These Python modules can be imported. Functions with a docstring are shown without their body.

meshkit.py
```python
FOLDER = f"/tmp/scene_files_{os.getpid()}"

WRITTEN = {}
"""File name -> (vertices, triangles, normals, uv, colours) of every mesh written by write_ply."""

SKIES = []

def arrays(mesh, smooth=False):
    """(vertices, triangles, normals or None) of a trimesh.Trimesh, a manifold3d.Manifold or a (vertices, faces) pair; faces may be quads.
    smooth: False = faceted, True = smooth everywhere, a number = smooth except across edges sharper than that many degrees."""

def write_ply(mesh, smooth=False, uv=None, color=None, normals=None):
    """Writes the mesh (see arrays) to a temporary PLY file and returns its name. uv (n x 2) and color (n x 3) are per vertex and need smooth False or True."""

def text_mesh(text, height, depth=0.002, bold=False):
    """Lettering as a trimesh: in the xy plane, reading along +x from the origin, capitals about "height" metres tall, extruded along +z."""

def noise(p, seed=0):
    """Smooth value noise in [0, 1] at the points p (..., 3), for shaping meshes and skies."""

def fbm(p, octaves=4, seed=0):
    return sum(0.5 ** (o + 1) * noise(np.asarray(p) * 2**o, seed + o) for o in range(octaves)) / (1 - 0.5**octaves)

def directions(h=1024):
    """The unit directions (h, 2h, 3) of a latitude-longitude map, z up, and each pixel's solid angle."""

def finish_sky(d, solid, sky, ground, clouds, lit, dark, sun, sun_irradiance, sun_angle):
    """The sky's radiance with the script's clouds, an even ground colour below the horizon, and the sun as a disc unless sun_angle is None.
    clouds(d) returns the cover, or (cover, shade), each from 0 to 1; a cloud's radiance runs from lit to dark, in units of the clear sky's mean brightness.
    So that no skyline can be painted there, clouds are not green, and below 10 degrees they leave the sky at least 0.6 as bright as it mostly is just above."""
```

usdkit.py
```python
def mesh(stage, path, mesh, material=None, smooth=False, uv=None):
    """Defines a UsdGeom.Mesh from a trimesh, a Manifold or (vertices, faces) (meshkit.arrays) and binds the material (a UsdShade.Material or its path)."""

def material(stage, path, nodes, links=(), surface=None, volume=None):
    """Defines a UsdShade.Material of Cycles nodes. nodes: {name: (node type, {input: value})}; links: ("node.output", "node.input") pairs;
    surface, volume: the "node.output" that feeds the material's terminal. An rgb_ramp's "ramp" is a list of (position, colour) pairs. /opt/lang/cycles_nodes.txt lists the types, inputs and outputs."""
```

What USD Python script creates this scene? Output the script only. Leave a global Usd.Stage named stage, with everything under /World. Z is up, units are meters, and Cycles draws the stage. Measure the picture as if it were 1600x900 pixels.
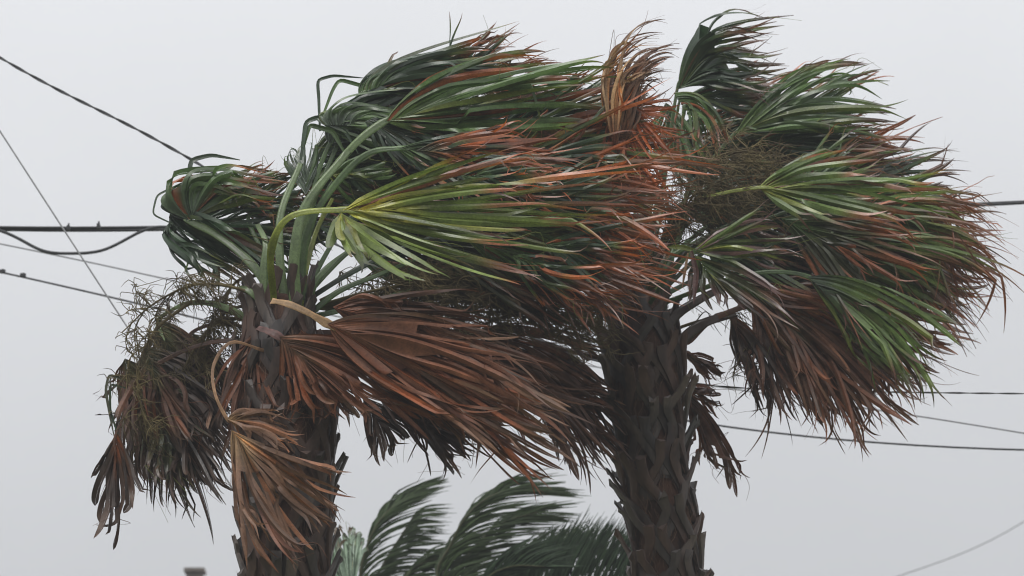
import math
import numpy as np
import trimesh
import usdkit
from meshkit import fbm
from pxr import Gf, Sdf, Usd, UsdGeom, UsdLux, UsdShade, Vt

stage = Usd.Stage.CreateInMemory()
UsdGeom.SetStageUpAxis(stage, UsdGeom.Tokens.z)
UsdGeom.SetStageMetersPerUnit(stage, 1.0)
UsdGeom.Xform.Define(stage, '/World')
UsdGeom.Scope.Define(stage, '/World/Looks')

# ------------------------------------------------------------------ camera
EYE, PITCH, HFOV = np.array([0.0, 0.0, 1.7]), math.radians(18.0), math.radians(21.0)
cam = UsdGeom.Camera.Define(stage, '/World/camera')
cam.CreateHorizontalApertureAttr(36.0)
cam.CreateVerticalApertureAttr(20.25)
FOCAL = 18.0 / math.tan(HFOV / 2)
cam.CreateFocalLengthAttr(FOCAL)
cam.CreateFStopAttr(2.8)
cam.CreateFocusDistanceAttr(15.3)
cam.CreateExposureAttr(0.0)
cam.AddTranslateOp().Set(Gf.Vec3d(*EYE))
cam.AddRotateXOp().Set(90.0 + math.degrees(PITCH))
CF = np.array([0, math.cos(PITCH), math.sin(PITCH)])
CU = np.array([0, -math.sin(PITCH), math.cos(PITCH)])
CR = np.array([1.0, 0, 0])
FPX = 800 / math.tan(HFOV / 2)


def P(px, py, y):
    """The point at depth y metres (north of the viewer) seen at photograph position (px, py)."""
    d = CF + CR * (px - 800) / FPX + CU * (450 - py) / FPX
    return EYE + d * (y / d[1])


# ------------------------------------------------------------------ sky and sun
SUN_EL, SUN_AZ = math.radians(58), math.radians(205)      # overcast; azimuth clockwise from +y
sx, sy, sz = math.cos(SUN_EL) * math.sin(SUN_AZ), math.cos(SUN_EL) * math.cos(SUN_AZ), math.sin(SUN_EL)
SKY_STRENGTH = 0.1
CLOUD = np.array([0.765, 0.777, 0.800]) * 1.51 / SKY_STRENGTH
usdkit.material(stage, '/World/Looks/sky_look', {
    'co': ('texture_coordinate', {}),
    'xyz': ('separate_xyz', {}),
    'sky': ('sky_texture', {'sky_type': 'single_scattering', 'sun_disc': False, 'sun_elevation': SUN_EL, 'sun_rotation': math.atan2(sx, sy), 'altitude': 10.0, 'air_density': 1.0}),
    'up': ('math', {'math_type': 'maximum', 'value2': 0.0}),
    'lum': ('math', {'math_type': 'multiply_add', 'value2': 1.05, 'value3': 0.28}),    # brighter towards the zenith, as overcast skies are
    'n': ('noise_texture', {'scale': 2.6, 'detail': 4.0, 'roughness': 0.5}),
    'nm': ('map_range', {'from_min': 0.3, 'from_max': 0.7, 'to_min': 0.94, 'to_max': 1.06, 'clamp': True}),
    'lm': ('math', {'math_type': 'multiply'}),
    'cl': ('mix', {'mix_type': 'multiply', 'fac': 1.0, 'color1': tuple(CLOUD)}),
    'mx': ('mix', {'mix_type': 'mix', 'fac': 0.97}),
    'bg': ('background_shader', {'strength': SKY_STRENGTH}),
}, [('co.generated', 'xyz.vector'), ('co.generated', 'n.vector'), ('xyz.z', 'up.value1'), ('up.value', 'lum.value1'), ('n.fac', 'nm.value'),
    ('lum.value', 'lm.value1'), ('nm.result', 'lm.value2'), ('lm.value', 'cl.color2'), ('sky.color', 'mx.color1'), ('cl.color', 'mx.color2'), ('mx.color', 'bg.color')],
    surface='bg.background')
dome = UsdLux.DomeLight.Define(stage, '/World/sky')
UsdShade.MaterialBindingAPI.Apply(dome.GetPrim()).Bind(UsdShade.Material.Get(stage, '/World/Looks/sky_look'))
dome.GetPrim().SetCustomDataByKey('kind', 'structure')
dome.GetPrim().SetCustomDataByKey('label', 'even grey overcast storm sky')
dome.GetPrim().SetCustomDataByKey('category', 'sky')
sun = UsdLux.DistantLight.Define(stage, '/World/sun')
sun.CreateIntensityAttr(0.4)
sun.CreateAngleAttr(25.0)
sun.CreateNormalizeAttr(True)
sun.CreateColorAttr(Gf.Vec3f(1.0, 0.97, 0.93))
z = np.array([sx, sy, sz])
xa = np.cross([0, 0, 1.0], z)
xa /= np.linalg.norm(xa)
ya = np.cross(z, xa)
sun.AddTransformOp().Set(Gf.Matrix4d(*xa, 0, *ya, 0, *z, 0, 0, 0, 0, 1))

# ------------------------------------------------------------------ helpers
COUNT = {}


def path_for(name, parent='/World'):
    k = (parent, name)
    COUNT[k] = COUNT.get(k, -1) + 1
    return f'{parent}/{name}' + (f'_{COUNT[k]:03d}' if COUNT[k] else '')


def tag(prim, label=None, cat=None, group=None, kind=None):
    for key, val in (('label', label), ('category', cat), ('group', group), ('kind', kind)):
        if val:
            prim.SetCustomDataByKey(key, val)
    return prim


def put(name, mesh, mat, parent='/World', smooth=False, tint=None):
    p = path_for(name, parent)
    m = usdkit.mesh(stage, p, mesh, '/World/Looks/' + mat, smooth=smooth)
    if tint is not None:
        UsdGeom.PrimvarsAPI(m).CreatePrimvar('tint', Sdf.ValueTypeNames.Color3fArray, 'vertex').Set(Vt.Vec3fArray.FromNumpy(np.asarray(tint, np.float32)))
    return p


def thing(name, loc=(0, 0, 0)):
    p = path_for(name)
    x = UsdGeom.Xform.Define(stage, p)
    x.AddTranslateOp().Set(Gf.Vec3d(*map(float, loc)))
    return p


def prim(p):
    return stage.GetPrimAtPath(p)


def unit(v):
    return v / (np.linalg.norm(v, axis=-1, keepdims=True) + 1e-12)


def spline(pts, n):
    """Catmull-Rom through the points."""
    p = np.asarray(pts, float)
    if len(p) == 2:
        return p[0] + (p[1] - p[0]) * np.linspace(0, 1, n)[:, None]
    p = np.vstack([2 * p[0] - p[1], p, 2 * p[-1] - p[-2]])
    s = np.linspace(0, len(p) - 3 - 1e-9, n)
    i = s.astype(int)
    t = (s - i)[:, None]
    a, b, c, d = p[i], p[i + 1], p[i + 2], p[i + 3]
    return 0.5 * (2 * b + (c - a) * t + (2 * a - 5 * b + 4 * c - d) * t ** 2 + (3 * b - a - 3 * c + d) * t ** 3)


def creased(pts, n):
    """A polyline with its corners only slightly rounded."""
    p = np.asarray(pts, float)
    L = np.concatenate([[0], np.cumsum(np.linalg.norm(np.diff(p, axis=0), axis=1))])
    x = np.linspace(0, L[-1], n)
    c = np.stack([np.interp(x, L, p[:, i]) for i in range(3)], 1)
    for _ in range(2):
        c[1:-1] = 0.25 * c[:-2] + 0.5 * c[1:-1] + 0.25 * c[2:]
    return c


def hang(pts, n):
    """A smooth curve through the points, evenly spaced."""
    from scipy.interpolate import CubicSpline
    p = np.asarray(pts, float)
    L = np.concatenate([[0], np.cumsum(np.linalg.norm(np.diff(p, axis=0), axis=1))])
    return CubicSpline(L, p)(np.linspace(0, L[-1], n))


def frames(c, ref):
    t = unit(np.gradient(c, axis=0))
    b = unit(np.cross(t, ref))
    return t, b, np.cross(b, t)


def sweep(c, section, scale, ref=(0, 1, 0), cap=True):
    """A closed section (k x 2, in the frame's b, n) swept along c; scale is per point."""
    t, b, n = frames(c, np.asarray(ref, float))
    s = np.asarray(section, float)
    sc = np.asarray(scale, float)
    if sc.ndim == 1:
        sc = np.stack([sc, sc], 1)
    v = c[:, None] + s[None, :, :1] * sc[:, None, :1] * b[:, None] + s[None, :, 1:] * sc[:, None, 1:] * n[:, None]
    m, k = v.shape[:2]
    i, j = np.meshgrid(np.arange(m - 1), np.arange(k), indexing='ij')
    q = np.stack([i * k + j, i * k + (j + 1) % k, (i + 1) * k + (j + 1) % k, (i + 1) * k + j], -1).reshape(-1, 4)
    f = np.vstack([q[:, [0, 1, 2]], q[:, [0, 2, 3]]])
    v = v.reshape(-1, 3)
    if cap:
        e = len(v)
        v = np.vstack([v, c[:1], c[-1:]])
        jj = np.arange(k)
        f = np.vstack([f, np.stack([np.full(k, e), (jj + 1) % k, jj], 1), np.stack([np.full(k, e + 1), (m - 1) * k + jj, (m - 1) * k + (jj + 1) % k], 1)])
    return v, f


def circle(k):
    a = np.arange(k) * 2 * np.pi / k
    return np.stack([np.cos(a), np.sin(a)], 1)


def join(parts):
    vs, fs, n = [], [], 0
    for v, f in parts:
        vs.append(v)
        fs.append(np.asarray(f) + n)
        n += len(v)
    return np.vstack(vs), np.vstack(fs)


# ------------------------------------------------------------------ materials
def leaf_mat(name, rough, trans, spec=0.5):
    usdkit.material(stage, '/World/Looks/' + name, {
        'at': ('attribute', {'attribute': 'tint'}),
        'g': ('geometry', {}),
        'n': ('noise_texture', {'scale': 9.0, 'detail': 5.0, 'roughness': 0.65}),
        'n2': ('noise_texture', {'scale': 90.0, 'detail': 3.0, 'roughness': 0.6}),
        'm1': ('map_range', {'from_min': 0.3, 'from_max': 0.7, 'to_min': 0.66, 'to_max': 1.34, 'clamp': True}),
        'm2': ('map_range', {'from_min': 0.3, 'from_max': 0.7, 'to_min': 0.78, 'to_max': 1.22, 'clamp': True}),
        'mm': ('math', {'math_type': 'multiply'}),
        'c': ('mix', {'mix_type': 'multiply', 'fac': 1.0}),
        'tc': ('hsv', {'hue': 0.5, 'saturation': 1.15, 'value': 1.5}),
        'b': ('bump', {'strength': 0.35, 'distance': 0.004}),
        'p': ('principled_bsdf', {'roughness': rough, 'specular_ior_level': spec}),
        't': ('translucent_bsdf', {}),
        'mx': ('mix_closure', {'fac': trans}),
    }, [('g.position', 'n.vector'), ('g.position', 'n2.vector'), ('n.fac', 'm1.value'), ('n2.fac', 'm2.value'), ('m1.result', 'mm.value1'), ('m2.result', 'mm.value2'),
        ('at.color', 'c.color1'), ('mm.value', 'c.color2'), ('c.color', 'p.base_color'), ('c.color', 'tc.color'), ('tc.color', 't.color'), ('n2.fac', 'b.height'), ('b.normal', 'p.normal'),
        ('p.BSDF', 'mx.closure1'), ('t.BSDF', 'mx.closure2')], surface='mx.closure')


leaf_mat('leaf', 0.30, 0.14, 0.55)
leaf_mat('far_leaf', 0.5, 0.2, 0.2)
leaf_mat('dry_leaf', 0.5, 0.10, 0.33)


def noise_mat(name, c1, c2, scale=6.0, rough=0.8, bump=0.3, dist=0.01, stretch=(1, 1, 1), spec=0.3, lo=0.35, hi=0.65):
    usdkit.material(stage, '/World/Looks/' + name, {
        'g': ('geometry', {}),
        'mp': ('mapping', {'scale': stretch}),
        'n': ('noise_texture', {'scale': scale, 'detail': 6.0, 'roughness': 0.65}),
        'r': ('rgb_ramp', {'ramp': [(lo, c1), (hi, c2)]}),
        'n2': ('noise_texture', {'scale': scale * 7, 'detail': 4.0, 'roughness': 0.6}),
        'b': ('bump', {'strength': bump, 'distance': dist}),
        'p': ('principled_bsdf', {'roughness': rough, 'specular_ior_level': spec}),
    }, [('g.position', 'mp.vector'), ('mp.vector', 'n.vector'), ('mp.vector', 'n2.vector'), ('n.fac', 'r.fac'), ('r.color', 'p.base_color'), ('n2.fac', 'b.height'), ('b.normal', 'p.normal')], surface='p.BSDF')


noise_mat('trunk_fibre', (0.018, 0.012, 0.010), (0.105, 0.050, 0.031), 8.0, 0.8, 0.8, 0.012, (1, 1, 0.35))
noise_mat('boot_grey', (0.027, 0.021, 0.018), (0.125, 0.094, 0.078), 7.0, 0.5, 0.5, 0.006, (1, 1, 0.25), 0.4)
noise_mat('boot_brown', (0.020, 0.013, 0.011), (0.098, 0.056, 0.041), 7.0, 0.55, 0.5, 0.006, (1, 1, 0.25), 0.4)
noise_mat('boot_dark', (0.022, 0.018, 0.017), (0.070, 0.052, 0.044), 7.0, 0.5, 0.5, 0.006, (1, 1, 0.25), 0.4)
noise_mat('fibre_strand', (0.045, 0.026, 0.018), (0.17, 0.10, 0.065), 6.0, 0.8, 0.2)
noise_mat('twig', (0.045, 0.033, 0.018), (0.15, 0.115, 0.045), 5.0, 0.7, 0.2)
noise_mat('cable_black', (0.020, 0.021, 0.023), (0.045, 0.046, 0.05), 20.0, 0.55, 0.1)
noise_mat('cable_steel', (0.20, 0.20, 0.21), (0.32, 0.32, 0.33), 20.0, 0.5, 0.1)
noise_mat('cable_thin', (0.09, 0.09, 0.095), (0.15, 0.15, 0.155), 20.0, 0.55, 0.1)
noise_mat('grass', (0.035, 0.050, 0.018), (0.11, 0.12, 0.05), 0.6, 0.95, 0.6, 0.03)
noise_mat('stucco', (0.42, 0.40, 0.36), (0.52, 0.50, 0.46), 2.0, 0.9, 0.2)
noise_mat('roofing', (0.10, 0.09, 0.085), (0.17, 0.15, 0.14), 3.0, 0.9, 0.3)
noise_mat('chimney_grey', (0.10, 0.085, 0.075), (0.17, 0.15, 0.135), 4.0, 0.85, 0.3)

# ------------------------------------------------------------------ ground
g = trimesh.creation.box([900, 900, 0.3])
g.apply_translation([0, 0, -0.15])
tag(prim(put('ground', g, 'grass')), 'open grassy ground under the palms', 'ground', kind='structure')

# ------------------------------------------------------------------ palm parts
COL = dict(
    dkgreen=(0.030, 0.053, 0.026), green=(0.062, 0.106, 0.032), mid=(0.098, 0.146, 0.042), lime=(0.19, 0.22, 0.04), yel=(0.42, 0.40, 0.06), spring=(0.115, 0.155, 0.036), feather=(0.036, 0.060, 0.020),
    stalk=(0.105, 0.150, 0.060), grey=(0.070, 0.095, 0.062), olive=(0.056, 0.060, 0.028),
    orange=(0.35, 0.100, 0.036), rust=(0.245, 0.080, 0.034), brown=(0.178, 0.068, 0.034), straw=(0.22, 0.125, 0.065), drab=(0.170, 0.090, 0.053), tan=(0.33, 0.205, 0.105), dark=(0.050, 0.032, 0.024), purple=(0.13, 0.070, 0.062), umber=(0.090, 0.042, 0.026))


def smoothstep(a, b, x):
    t = np.clip((x - a) / (b - a + 1e-9), 0, 1)
    return t * t * (3 - 2 * t)


def blade_mesh(hub, E, ang, rng, n=30, m=22, m1=0.34, m2=0.20, wind=(1, 0, -0.1), split=0.30, wmax=0.058, wmin=0.022, tilt=0.0, cup=0.15, costa=0.18, jit=0.05, pleat=0.35,
               blunt=0.0, cols=('green', 'green', 'rust'), tip=0.75, snap=0.13, flut=0.018, frayed=0.45, lenvar=0.10, droop=0.0):
    """A wind-bent palm fan: n pleated segments joined near the hub, split and tapering beyond. hub 3-vector; E list of end points (3-vectors) across the fan."""
    E = hub + (np.asarray(E, float) - hub) * 1.03
    m2 = m2 * 0.75 if m2 > 0.15 and m2 < 0.4 else m2
    n = max(8, int(n * 0.98))
    wind = unit(np.asarray(wind, float))
    u = np.linspace(0, 1, n)
    t = np.linspace(0, 1, m) ** 0.9
    ends = spline(E, 201)
    eu = lambda q: ends[np.clip((np.clip(q, 0, 1) * 200).round().astype(int), 0, 200)]
    mid_dir = unit(eu(np.array([0.5]))[0] - hub)

    lenf = 1 - lenvar * rng.random(n) ** 1.5 + 0.06 * rng.random(n)
    longer = rng.random(n) < 0.08
    lenf[longer] += 0.10 * rng.random(longer.sum())
    lenf[rng.random(n) < 0.12] *= 0.72
    wob, wob2 = rng.normal(size=n) * 7.5, rng.normal(size=n) * 0.13
    fl_ph, fl_a = rng.random() * 6.28, flut

    def centre(q, lf):
        a = np.radians(ang[0] + (ang[1] - ang[0]) * q)
        a = a + np.radians(np.interp(q * (n - 1), np.arange(n), wob))
        dep = tilt + cup * (2 * q - 1) ** 2 + np.interp(q * (n - 1), np.arange(n), wob2)
        D = unit(np.cos(a)[:, None] * CR + np.sin(a)[:, None] * CU + dep[:, None] * np.array([0, 1.0, 0]))
        root = hub + mid_dir * (costa * (1 - np.abs(2 * q - 1)) ** 1.5)[:, None]
        e = hub + (eu(q) - hub) * lf[:, None]
        L = np.linalg.norm(e - root, axis=1)[:, None]
        p1, p2 = root + D * L * m1, e - wind * L * m2
        T = t[None, :, None]
        c = (1 - T) ** 3 * root[:, None] + 3 * (1 - T) ** 2 * T * p1[:, None] + 3 * (1 - T) * T ** 2 * p2[:, None] + T ** 3 * e[:, None]
        w = fl_a * np.sin(q * 11 + fl_ph)[:, None] * t[None] + fl_a * 0.7 * np.sin(q[:, None] * 23 + t[None] * 7 + fl_ph * 2) * t[None] ** 1.5
        c = c + w[..., None] * (0.75 * np.array([0, 1, 0]) + 0.35 * CU)
        c[..., 2] -= droop * t[None] ** 3
        return c, L

    C, L = centre(u, lenf)
    d = 0.5 / (n - 1)
    one = np.ones(n)
    Ca, _ = centre(u - d, one)
    Cb, _ = centre(u + d, one)
    T = unit(np.gradient(C, axis=1))
    dU = Cb - Ca
    dU = dU - (dU * T).sum(-1, keepdims=True) * T
    s = np.linalg.norm(dU, axis=-1)
    B = dU / (s[..., None] + 1e-9)
    # guard against degenerate width directions: blend with a steady one
    ref = unit(np.cross(T, np.array([0.15, 1.0, 0.2])))
    sg = np.sign((B * ref).sum(-1, keepdims=True) + 1e-9)
    B = unit(B + 0.35 * sg * ref)
    after = np.clip((t - split) / (1 - split), 0, 1)[None]
    wseg = np.clip(s[:, int(m * split)], wmin * 1.3, wmax)[:, None] * (0.8 + 0.4 * rng.random((n, 1)))
    grow = np.clip(t / split, 0, 1)[None]
    width = np.where(t[None] < split, np.maximum(np.minimum(s, wseg), wseg * grow * 0.85), wseg * (1 - 0.96 * after ** (2.0 + blunt + (3.0 + blunt) * rng.random((n, 1)))))
    width = np.maximum(width, 0.004)
    # loose ends
    knots = rng.normal(size=(max(4, n // 3), 3))
    clump = np.stack([np.interp(np.linspace(0, len(knots) - 1, n), np.arange(len(knots)), knots[:, i]) for i in range(3)], 1)
    J = rng.normal(size=(n, 3)) * jit + clump * jit * 0.9
    cross = rng.random(n) < 0.16
    J[cross] += rng.normal(size=(cross.sum(), 3)) * jit * 2.2
    J2 = rng.normal(size=(n, 3)) * jit * 0.16
    k = rng.random((n, 1)) * 6.28
    C = C + (after ** 1.15)[..., None] * J[:, None] * L[:, None] + (np.sin(after * 5 + k) * after)[..., None] * J2[:, None] * L[:, None]
    # snapped segments: the outer part hangs at an angle
    for i in np.nonzero(rng.random(n) < snap)[0]:
        k0 = int(m * rng.uniform(min(max(split + 0.1, 0.45), 0.80), 0.84))
        ang_k = rng.uniform(0.3, 1.5) * rng.choice([-1, 1], p=[0.8, 0.2])
        ax = unit(np.array([rng.normal() * 0.5, -1.0, rng.normal() * 0.5]))
        d = C[i, k0:] - C[i, k0]
        C[i, k0:] = C[i, k0] + (d * math.cos(ang_k) + np.cross(ax, d) * math.sin(ang_k) + ax * (d @ ax)[:, None] * (1 - math.cos(ang_k))) * 0.9
    tw = (rng.normal(size=(n, 1)) * 0.9) * after + rng.normal(size=(n, 1)) * 0.38 * smoothstep(0.08, split + 0.1, t)[None]
    lift = rng.normal(size=(n, 1)) * 0.022 * smoothstep(0.08, split + 0.15, t)[None]
    T = unit(np.gradient(C, axis=1))
    N = np.cross(B, T)
    B = unit(B * np.cos(tw)[..., None] + N * np.sin(tw)[..., None])
    N = np.cross(B, T)
    C = C + N * lift[..., None]
    h = width / 2
    mid = C + N * (h * pleat * 2)[..., None] * (1 - 0.6 * after)[..., None]
    # split tips
    forked = (rng.random((n, 1)) < frayed)
    g0 = 0.62 + 0.25 * rng.random((n, 1))
    gap = np.clip((t[None] - g0) / (1 - g0), 0, 1) ** 1.3 * forked * (0.02 + 0.07 * rng.random((n, 1)))
    off = B * gap[..., None]
    la, lb = C - B * h[..., None] - off, mid - off
    ra, rb = mid + off, C + B * h[..., None] + off
    lb, ra = lb - B * 0.0003, ra + B * 0.0003
    V = np.stack([la, lb, ra, rb], 2)      # n, m, 4, 3
    idx = np.arange(n * m * 4).reshape(n, m, 4)
    q = []
    for a, b in ((0, 1), (2, 3)):
        q.append(np.stack([idx[:, :-1, a], idx[:, :-1, b], idx[:, 1:, b], idx[:, 1:, a]], -1).reshape(-1, 4))
    web = max(2, int(m * split * 0.7))                       # the segments are joined near the hub
    q.append(np.stack([idx[:, :web, 1], idx[:, :web, 2], idx[:, 1:web + 1, 2], idx[:, 1:web + 1, 1]], -1).reshape(-1, 4))
    q.append(np.stack([idx[:-1, :web, 3], idx[1:, :web, 0], idx[1:, 1:web + 1, 0], idx[:-1, 1:web + 1, 3]], -1).reshape(-1, 4))
    q = np.vstack(q)
    # pigment along each segment
    c0, c1, c2 = (np.array(COL[c]) for c in cols)
    tips = tip + (rng.random((n, 1)) - 0.5) * 0.34
    k1 = smoothstep(0.03, 0.26, t)[None, :, None]
    k2 = smoothstep(tips - 0.12, tips + 0.10, t[None])[..., None]
    col = c0 * (1 - k1) + c1 * k1
    tint = 0.58 + 0.55 * rng.random((n, 1, 1)) + 0.55 * rng.random((n, 1, 1)) ** 4
    yellowing = (rng.random((n, 1, 1)) < 0.16) * np.array([1.6, 1.25, 0.9]) + (1 - (rng.random((n, 1, 1)) < 0.16)) * 0
    yw = (rng.random((n, 1, 1)) < 0.14)
    col = np.where(yw, col * np.array([1.6, 1.25, 0.95]), col)
    dead = rng.random((n, 1, 1)) < 0.06
    col = np.where(dead, c2 * 0.9 + 0 * col, col)
    hue = rng.random((n, 1, 1)) ** 2.2
    tipc = (c2 * (1 - hue) + hue * np.array([0.13, 0.075, 0.048])) * (0.5 + 0.85 * rng.random((n, 1, 1)))
    # a thin yellowish band where green turns to brown
    band = np.exp(-((t[None] - tips + 0.08) / 0.07) ** 2)[..., None] * 0.5
    col = col * (1 - band) + (0.5 * col + 0.5 * np.array(COL['lime'])) * band if cols[1] in ('green', 'dkgreen', 'mid', 'lime', 'grey') else col
    col = (col * (1 - k2) + tipc * k2) * tint
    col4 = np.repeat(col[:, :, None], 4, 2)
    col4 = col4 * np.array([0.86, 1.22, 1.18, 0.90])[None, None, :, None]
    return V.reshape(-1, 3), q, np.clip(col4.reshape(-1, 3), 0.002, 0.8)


PET = [(-1, 0.10), (-0.6, -0.22), (0, -0.36), (0.6, -0.22), (1, 0.10), (0.35, 0.02), (-0.35, 0.02)]


class Palm:
    def __init__(self, label, axis_px, depth, seed):
        self.depth, self.rng = depth, np.random.default_rng(seed)
        pts = [P(px, py, depth) for px, py in axis_px]          # top to bottom
        bot = pts[-1]
        foot = np.array([bot[0] + (bot[0] - pts[-2][0]) * 0.6, depth, 0.0])
        self.axis = spline([*pts, bot * 0.5 + foot * 0.5, foot], 240)[::-1]
        self.base = self.axis[0]
        self.path = thing('palm_tree', self.base)
        tag(prim(self.path), label, 'palm tree')

    def q(self, p):
        return P(p[0], p[1], self.depth + (p[2] if len(p) > 2 else 0.0))

    def add(self, name, v, f, mat, smooth=True, tint=None, parent=None):
        return put(name, (np.asarray(v) - self.base, f), mat, parent or self.path, smooth, tint)

    def at_z(self, zz):
        a = self.axis
        return np.stack([np.interp(zz, a[:, 2], a[:, 0]), np.interp(zz, a[:, 2], a[:, 1])], -1)

    def trunk(self, radius):
        """radius: function of z"""
        self.radius = radius
        zs, k = np.linspace(0, self.axis[-1][2], 260), 72
        th = np.arange(k) * 2 * np.pi / k
        Z, TH = np.meshgrid(zs, th, indexing='ij')
        c = self.at_z(Z)
        n = fbm(np.stack([np.cos(TH) * 3, np.sin(TH) * 3, Z * 2.0], -1) + self.base[0], 4)
        r = radius(Z) * (1 + 0.13 * (n - 0.5))
        v = np.stack([c[..., 0] + r * np.cos(TH), c[..., 1] + r * np.sin(TH), Z], -1)
        i, j = np.meshgrid(np.arange(len(zs) - 1), np.arange(k), indexing='ij')
        f = np.stack([i * k + j, i * k + (j + 1) % k, (i + 1) * k + (j + 1) % k, (i + 1) * k + j], -1).reshape(-1, 4)
        f = np.vstack([f[:, [0, 1, 2]], f[:, [0, 2, 3]]])
        v = v.reshape(-1, 3)
        top = len(v)
        v = np.vstack([v, [[*self.at_z(zs[-1]), zs[-1] + 0.08]]])
        jj = np.arange(k)
        f = np.vstack([f, np.stack([np.full(k, top), (len(zs) - 1) * k + jj, (len(zs) - 1) * k + (jj + 1) % k], 1)])
        self.add('trunk', v, f, 'trunk_fibre')

    def boots(self, z0, z1, per=7, step=0.105, size=1.0, out=(0.04, 0.13)):
        """The cut stubs of old leaves, each with two legs clasping the trunk, in a criss-cross spiral."""
        rng, row, zz = self.rng, 0, z0
        while zz < z1:
            for i in range(per):
                th0 = 2 * np.pi * (i + 0.5 * (row % 2)) / per + rng.normal() * 0.07
                zb, hgt = zz + rng.normal() * 0.02, (0.27 + 0.10 * rng.random()) * size
                o, parts = rng.uniform(*out), []
                reach = 1.10 + 0.22 * rng.random()
                lean = rng.normal() * 0.10
                for side in (-1, 1):
                    s = np.linspace(0, reach, 11)
                    th = th0 + lean * s + side * (1.95 * np.pi / per * np.clip(1 - s, 0, 1) ** 1.05)
                    zc = zb + hgt * s
                    rr = self.radius(zc)
                    rad = rr * 1.0 + 0.004 + 0.006 * (side + 1) + 0.022 * np.clip(s, 0, 1) + o * np.clip(s, 0, 2) ** 3.2 / reach ** 3.2
                    wid = (0.064 - 0.012 * np.clip(s, 0, 1)) * size * (1 + 0.08 * rng.normal(size=len(s)))
                    thk = 0.020 - 0.008 * s
                    th = th + side * (wid * 0.5 * np.clip(s, 0, 1)) / rr
                    cxy = self.at_z(zc)
                    er = np.stack([np.cos(th), np.sin(th), 0 * th], 1)
                    et = np.stack([-np.sin(th), np.cos(th), 0 * th], 1)
                    c = np.stack([cxy[:, 0], cxy[:, 1], zc], 1) + er * rad[:, None]
                    rid = 0.012 * side
                    sec = np.stack([c - et * wid[:, None] / 2 + er * 0.004, c + et * 0 + er * 0.012, c + et * wid[:, None] / 2 + er * 0.004,
                                    c + et * wid[:, None] / 2 - er * thk[:, None], c - et * wid[:, None] / 2 - er * thk[:, None]], 1)
                    sec[-1] += np.array([0, 0, 1.0]) * rng.uniform(-0.03, 0.03, (5, 1))
                    m, k = sec.shape[:2]
                    a, b = np.meshgrid(np.arange(m - 1), np.arange(k), indexing='ij')
                    qd = np.stack([a * k + b, a * k + (b + 1) % k, (a + 1) * k + (b + 1) % k, (a + 1) * k + b], -1).reshape(-1, 4)
                    f = np.vstack([qd[:, [0, 1, 2]], qd[:, [0, 2, 3]], [[(m - 1) * k, (m - 1) * k + 1, (m - 1) * k + 2], [(m - 1) * k, (m - 1) * k + 2, (m - 1) * k + 3], [(m - 1) * k, (m - 1) * k + 3, (m - 1) * k + 4]]])
                    parts.append((sec.reshape(-1, 3), f))
                v, f = join(parts)
                self.add('leaf_base', v, f, rng.choice(['boot_grey', 'boot_brown', 'boot_brown', 'boot_dark']), smooth=35)
            row += 1
            zz += step * size

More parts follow.
